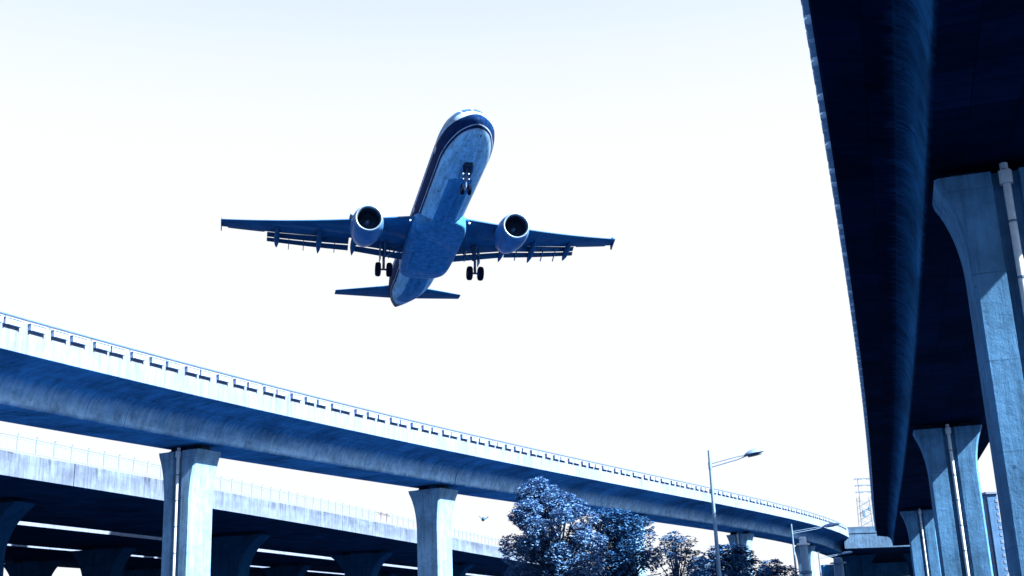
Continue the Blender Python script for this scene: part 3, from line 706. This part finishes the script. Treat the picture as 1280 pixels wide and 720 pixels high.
# ------------------------------------------------------------------ street lamps
def street_lamp(base, h, label, ang=0.0, L=3.1):
    r = empty('street_lamp', base, label, 'street lamp', 'street lamps along the road'); r.rotation_euler = (0, 0, ang)
    bm = bmesh.new(); tube(bm, [(0, 0, 0), (0, 0, .4), (0, 0, .42), (0, 0, h)], [.17, .16, .125, .062], 14); fixn(bm); po = obj('pole', bm, M['pole'], r, True, 50)
    bm = bmesh.new(); box(bm, -.25, .25, -.25, .25, 0, .03, bev=.005); fixn(bm); obj('base_plate', bm, M['pole'], po)
    bm = bmesh.new(); k = h - .82
    tube(bm, [(0, 0, k), (L * .5, 0, k + .30), (L * .68, 0, k + .46)], .028, 8); tube(bm, [(0, 0, k + .16), (L * .5, 0, k + .44), (L * .68, 0, k + .50)], .022, 8)
    tube(bm, [(0, 0, k - .08), (0, 0, k + .26)], .085, 12); fixn(bm); obj('arm', bm, M['pole'], r, True)
    # drop-shaped head
    bm = bmesh.new(); n = 14; rings = []
    for i in range(n + 1):
        u = i / n; x = L * .64 + u * (L * .36); wd = .36 * (math.sin(PI * min(1, u * .98 + .02) ** .8) ** .62) + .02; tz = .21 * math.sin(PI * min(1, u * .96 + .03)) ** .7 + .012
        zc = k + .47 + u * .17; ring = []
        for q in range(16):
            a = 2 * PI * q / 16; ring.append(bm.verts.new((x, wd * math.cos(a), zc + (tz if math.sin(a) > 0 else tz * .35) * math.sin(a))))
        rings.append(ring)
    for r0, r1 in zip(rings, rings[1:]):
        for q in range(16): bm.faces.new((r0[q], r0[(q + 1) % 16], r1[(q + 1) % 16], r1[q]))
    bm.faces.new(rings[0]); bm.faces.new(rings[-1][::-1]); fixn(bm); hd = obj('lamp_head', bm, M['pole'], r, True, 60)
    bm = bmesh.new(); vs = []
    for i in range(20):
        a = 2 * PI * i / 20; x = L * .83 + L * .13 * math.cos(a); vs.append(bm.verts.new((x, .19 * math.sin(a), k + .47 + (x - L * .64) / (L * .36) * .17 - .08)))
    bm.faces.new(vs); ex = bmesh.ops.extrude_face_region(bm, geom=bm.faces[:]); bmesh.ops.translate(bm, vec=(0, 0, -.035), verts=[v for v in ex['geom'] if isinstance(v, bmesh.types.BMVert)])
    fixn(bm); obj('lens', bm, M['lens'], hd)
for px, py, Y, l in ((886, 563, 58, 'tall near street lamp with a twin-bar arm rising above the viaduct'), (989, 655, 106, 'middle street lamp in front of the far end of the viaduct'), (1023, 690, 150, 'small farthest street lamp below the viaduct end')):
    p = at_depth(px, py, Y); street_lamp((p.x, p.y, 0), p.z, l, -.12 if Y < 100 else .0, 2.6 if Y < 100 else 4.2)

# two capped cylinders (vent pipes)
for px, py, Y, rr, l, mt in ((1003, 671, 84, .26, 'pale capped vent pipe with a collar beside the middle street lamp', 'pole'), (1047, 697, 120, .46, 'dark capped vent pipe below the farthest street lamp', 'rail')):
    p = at_depth(px, py, Y); h = p.z; r = empty('vent_pipe', (p.x, p.y, 0), l, 'vent pipe', 'vent pipes by the road')
    X2Z = Matrix.Rotation(-PI / 2, 4, 'Y')
    bm = bmesh.new(); lathe(bm, [(0, rr), (h - .55, rr), (h - .55, .01)], X2Z, 24); fixn(bm); obj('pipe_body', bm, M[mt], r, True)
    bm = bmesh.new(); lathe(bm, [(h - .56, .01), (h - .56, rr * 1.7), (h - .46, rr * 1.7), (h - .42, rr * .95), (h - .08, rr * .9), (h, rr * .55), (h, .01)], X2Z, 24); fixn(bm); obj('cap', bm, M['pipe'] if mt == 'pole' else M[mt], r, True)
    bm = bmesh.new(); lathe(bm, [(h - 2.5, rr + .002), (h - 2.45, rr * 1.55), (h - 2.3, rr * 1.55), (h - 2.25, rr + .002)], X2Z, 24); fixn(bm); obj('collar', bm, M['rail'], r, True)

# ------------------------------------------------------------------ telecom mast, stair tower, birds
M['mast'] = plain('pale_mast_steel', (.06, .12, .2), .5, 0, .2)
M['mastd'] = plain('mast_cabinet', (.05, .12, .22), .5, 0, .2)
p = at_depth(1077, 598, 260); mh = p.z; r = empty('telecom_mast', (p.x, p.y, 0), 'slender pale mast with three crossarms above the far cross deck', 'mast')
bm = bmesh.new()
for sx in (-1.3, 1.3):
    for sy in (-.9, .9): tube(bm, [(sx * 1.5, sy * 1.5, 0), (sx, sy, mh - 4)], .07, 6)
z = 2
while z < mh - 5:
    k = 1.5 - .5 * z / (mh - 4)
    for sy in (-.9, .9):
        tube(bm, [(-1.3 * k, sy * k, z), (1.3 * k, sy * k, z + 1.4)], .04, 5); tube(bm, [(1.3 * k, sy * k, z), (-1.3 * k, sy * k, z + 1.4)], .04, 5)
    z += 1.4
tube(bm, [(-.9, 0, mh - 5), (-.9, 0, mh)], .06, 6); fixn(bm); obj('lattice', bm, M['mast'], r)
for k, dz in enumerate((.05, 1.45, 2.85)):
    bm = bmesh.new(); box(bm, -1.6, 1.9, -.06, .06, mh - dz - .08, mh - dz + .08, bev=.01); fixn(bm); ca = obj('crossarm', bm, M['mast'], r)
    for x in (-1.5, -.7, -.2, 1.1, 1.6):
        bm = bmesh.new(); box(bm, x - .14, x + .14, -.12, .12, mh - dz - .22, mh - dz - .085, bev=.02); fixn(bm); obj('insulator', bm, M['mastd'], ca)
for x, dz, hh in ((-.7, 7.2, 1.0), (.6, 6.4, .5)):
    bm = bmesh.new(); box(bm, x - .28, x + .28, -1.3, -.95, mh - dz - hh, mh - dz + hh * .4, bev=.03); fixn(bm); obj('equipment_box', bm, M['mastd'], r)

M['tower'] = concrete('tower_render', (.045, .12, .26), .4, .4, 3.2, .4, uv=False, holes=False)
p0 = at_depth(1233, 618, 150); p1 = at_depth(1243, 618, 150); r = empty('building', (p0.x, 150, 0), 'narrow dark tower seen in the gap between the two right piers', 'building')
W_ = (p1.x - p0.x) + .3; th = p0.z
bm = bmesh.new(); box(bm, 0, W_, 0, 9, 0, th, bev=.05); fixn(bm); obj('wall', bm, M['tower'], r)
bm = bmesh.new(); box(bm, -.15, W_ + .1, -.2, 9.2, th + .003, th + .3, bev=.03); fixn(bm); obj('roof_slab', bm, M['wall'], r)
bm = bmesh.new(); box(bm, -.32, -.003, .3, 2.2, 0, th - .4, bev=.03); fixn(bm); obj('side_pier', bm, M['wall'], r)
z = th - 1.0
while z > 2:
    bm = bmesh.new(); box(bm, W_ - .34, W_ - .06, -.05, .1, z, z + .35, bev=.01); fixn(bm); f = obj('window', bm, M['wall'], r)
    z -= .82
M['bird'] = plain('bird_feathers', (.02, .06, .11), .8)
p = at_depth(604, 649, 60); bm = bmesh.new()
tube(bm, [(-.02, -.22, 0), (0, -.12, .01), (0, .02, .0), (0, .14, .03), (0, .2, .04)], [.03, .09, .12, .07, .01], 10)
for s in (1, -1):
    pr = [(0, .07, .0), (s * .13, .10, .03), (s * .30, .0, .16), (s * .34, -.06, .16), (s * .16, -.08, .02), (0, -.10, -.01)]
    a_ = [bm.verts.new(Vector(q) + Vector((0, 0, .012))) for q in pr]; b_ = [bm.verts.new(Vector(q) - Vector((0, 0, .012))) for q in pr]
    bm.faces.new(a_); bm.faces.new(b_[::-1])
    for k in range(6): bm.faces.new((a_[k], a_[(k + 1) % 6], b_[(k + 1) % 6], b_[k]))
fixn(bm); o = obj('bird', bm, M['bird'], None, True, 50); o.location = p; o.rotation_euler = (.15, .1, .3); o.scale = (.75, .9, .9)
tag(o, 'tiny dark bird in flight between the plain pier and the large tree', 'bird')

# ------------------------------------------------------------------ trees
def leafmat(name, c):
    m, nt, b = newmat(name, .55, 0, .12)
    oi = N(nt, 'ShaderNodeNewGeometry'); rp = ramp(nt, oi.outputs['Random Per Island'], [(0, tuple(x * .75 for x in c)), (.6, c), (1, tuple(min(1, x * 1.2) for x in c))])
    nt.links.new(rp, b.inputs['Base Color'])
    tr = N(nt, 'ShaderNodeBsdfTranslucent'); nt.links.new(rp, tr.inputs[0]); mx = N(nt, 'ShaderNodeMixShader'); mx.inputs[0].default_value = .08
    out = nt.nodes['Material Output']; nt.links.new(b.outputs[0], mx.inputs[1]); nt.links.new(tr.outputs[0], mx.inputs[2]); nt.links.new(mx.outputs[0], out.inputs[0])
    return m
M['leaf'] = leafmat('glossy_leaves', (.062, .16, .35)); M['leaf2'] = leafmat('dull_leaves', (.020, .08, .215))
def tree(px, top, Y, hw, bottom, clumps, label, mat, seed, size=.17, per=110, rc=.55, cshape=1.0, gap=0.0, lean=0.0):
    """px: crown centre, top: crown top row, hw: half width in px, bottom: lowest crown row; sized at distance Y"""
    rnd = random.Random(seed); s = Y / F
    p = at_depth(px, top, Y); base = Vector((p.x, Y, 0)); ztop = p.z; zb = max(1.3, at_depth(px, bottom, Y).z); R = hw * s
    r = empty('tree', base, label, 'tree', 'trees along the road')
    zc = (ztop + zb) / 2; hh = (ztop - zb) / 2
    cl = []
    tries = 0
    while len(cl) < clumps and tries < 5000:
        tries += 1
        u = Vector((rnd.uniform(-1, 1), rnd.uniform(-1, 1), rnd.uniform(-1, 1)))
        if u.length > 1 or u.length < .35: continue
        taper = 1 - .35 * max(0, u.z) ** 1.5 * cshape
        c = Vector((u.x * R * taper + lean * R * max(0, u.z), u.y * R * taper, zc + u.z * hh))
        c -= Vector((0, 0, 0)); rad = rc * rnd.uniform(.55, 1.15)
        if c.z + rad * .7 > ztop: c.z = ztop - rad * .7
        if all((c - a).length > .55 * rad for a, _ in cl): cl.append((c, rad))
    cl.append((Vector((lean * R, 0, ztop - rc * .6)), rc * .85)); cl.append((Vector((lean * R + rc * .8, .2, ztop - rc * 1.3)), rc)); cl.append((Vector((lean * R - rc * .7, -.1, ztop - rc * 1.2)), rc))
    # trunk and limbs reaching each clump
    bm = bmesh.new(); fork = zb + hh * .15
    trunk_pts = [Vector((0, 0, 0)), Vector((.05 * R, 0, fork * .5)), Vector((-.04 * R, .03 * R, fork)), Vector((.05 * R, -.03 * R, zc)), Vector((lean * R, 0, ztop - hh * .3))]
    r0 = .035 * (ztop) ** .9
    tube(bm, trunk_pts, [r0, r0 * .75, r0 * .6, r0 * .34, r0 * .08], 10)
    for c, rad in cl:
        t0 = rnd.uniform(.15, .75); zz = fork + (c.z - fork) * .45 * t0 if c.z > fork else fork * .9
        a = Vector((rnd.uniform(-.03, .03), rnd.uniform(-.03, .03), max(fork * .8, min(zz, ztop - .5)))); mid = a.lerp(c, .5) + Vector((rnd.uniform(-.12, .12), rnd.uniform(-.12, .12), -.12 * (c - a).length * rnd.uniform(-.2, 1)))
        tube(bm, [a, mid, c], [r0 * .3, r0 * .17, r0 * .06], 6)
        for _ in range(3):
            d = Vector((rnd.gauss(0, 1), rnd.gauss(0, 1), rnd.gauss(.3, 1))).normalized() * rad * .8; tube(bm, [mid.lerp(c, .6), c + d], [r0 * .08, r0 * .03], 4, False)
    fixn(bm); obj('trunk', bm, M['bark'], r, True)
    verts = []; faces = []
    for c, rad in cl:
        n = int(per * (rad / rc) ** 2)
        # leaf sprays: small rosettes set on the shell of the clump, mostly on its upper side
        for _ in range(n):
            d = Vector((rnd.gauss(0, 1), rnd.gauss(0, 1), rnd.gauss(.25, .9))).normalized()
            q = c + Vector((d.x * rad, d.y * rad, d.z * rad * .72)) * rnd.uniform(.55, 1.08) ** .6
            if rnd.random() < gap: continue
            for _k in range(4):
                a = rnd.uniform(0, 2 * PI); dr = Vector((math.cos(a), math.sin(a), rnd.uniform(-.5, .35))).normalized()
                dr = (dr + d * .5).normalized(); side = dr.cross(Vector((rnd.gauss(0, .35), rnd.gauss(0, .35), 1))).normalized()
                L = size * rnd.uniform(.7, 1.25); W = L * .30; i = len(verts)
                verts += [q, q + dr * L * .5 + side * W, q + dr * L + Vector((0, 0, -L * .12)), q + dr * L * .5 - side * W]
                faces.append((i, i + 1, i + 2, i + 3))
    me = bpy.data.meshes.new('crown'); me.from_pydata([v[:] for v in verts], [], faces); me.materials.append(mat)
    o = bpy.data.objects.new('crown', me); col.objects.link(o); o.parent = r
    return r
tree(688, 596, 45, 58, 745, 66, 'largest bright-topped tree in front of the sunlit viaduct', M['leaf'], 3, .11, 230, .48, cshape=1.9, lean=-.28)
tree(768, 636, 52, 44, 750, 46, 'darker rounded tree just right of the largest tree', M['leaf2'], 5, .13, 160, .6)
tree(842, 664, 58, 36, 760, 26, 'sparse open-branched tree with sky showing through left of the tall lamp', M['leaf2'], 8, .13, 90, .5, gap=.25)
tree(913, 680, 72, 32, 760, 34, 'rounded tree right behind the tall street lamp pole', M['leaf2'], 11, .20, 80, .75)
tree(878, 698, 85, 24, 760, 20, 'small dark tree low between the sparse tree and the tall lamp', M['leaf2'], 12, .22, 70, .8)
tree(970, 700, 95, 28, 760, 26, 'low dark tree just left of the middle street lamp', M['leaf2'], 17, .24, 80, .9)

# ------------------------------------------------------------------ ground
def sheet(name, pts, z, m, label=None):
    bm = bmesh.new(); f = bm.faces.new([bm.verts.new((x, y, z)) for x, y in pts]); f.normal_update()
    if f.normal.z < 0: f.normal_flip()
    o = obj(name, bm, m); o['kind'] = 'structure'; return o
M['ground'] = plain('dry_ground', (.014, .032, .065), .9, 0, .45, .2)
M['asphalt'] = plain('asphalt', (.009, .018, .04), .9, 0, .35, .5)
M['paving'] = concrete('paving', (.05, .09, .16), .2, .3, 1.0, .3, uv=False, holes=False)
M['paint'] = plain('road_paint', (.6, .65, .72), .7, 0, .3)
M['grass'] = plain('grass_strip', (.02, .05, .08), .95, 0, .5, 2)
sheet('ground', [(-3000, -3000), (3000, -3000), (3000, 3000), (-3000, 3000)], 0, M['ground'])
def strip(name, path, ya, yb, o0, o1, z0, z1, m):
    sec = [(o0, z0), (o0, z1), (o1, z1), (o1, z0)]
    o = sweep(path, ya, yb, sec, name, m, None, False, 4); o['kind'] = 'structure'; return o
strip('road', PV5, -45, 172, -9.5, -1.5, -.05, .004, M['asphalt'])
strip('kerb', PV5, -45, 172, -1.5, -1.3, -.05, .13, M['paving'])
strip('kerb', PV5, -45, 172, -9.7, -9.5, -.05, .13, M['paving'])
strip('pavement', PV5, -45, 172, -13.2, -9.7, -.05, .12, M['paving'])
strip('low_bounce_asphalt', PV5, -45, 172, -1.3, 14, -.05, .012, M['asphalt'])  # unseen dark strip added to keep bounce light off the overhead soffit
for k in range(28):
    y = -40 + k * 7.5; strip('lane_marking', PV5, y, y + 3, -5.57, -5.43, .003, .009, M['paint'])
strip('bounce_paving', PV1, -30, 170, -5.5, 12, -.05, .008, M['paving'])  # unseen pale paving added to bounce light up onto the sunlit viaduct
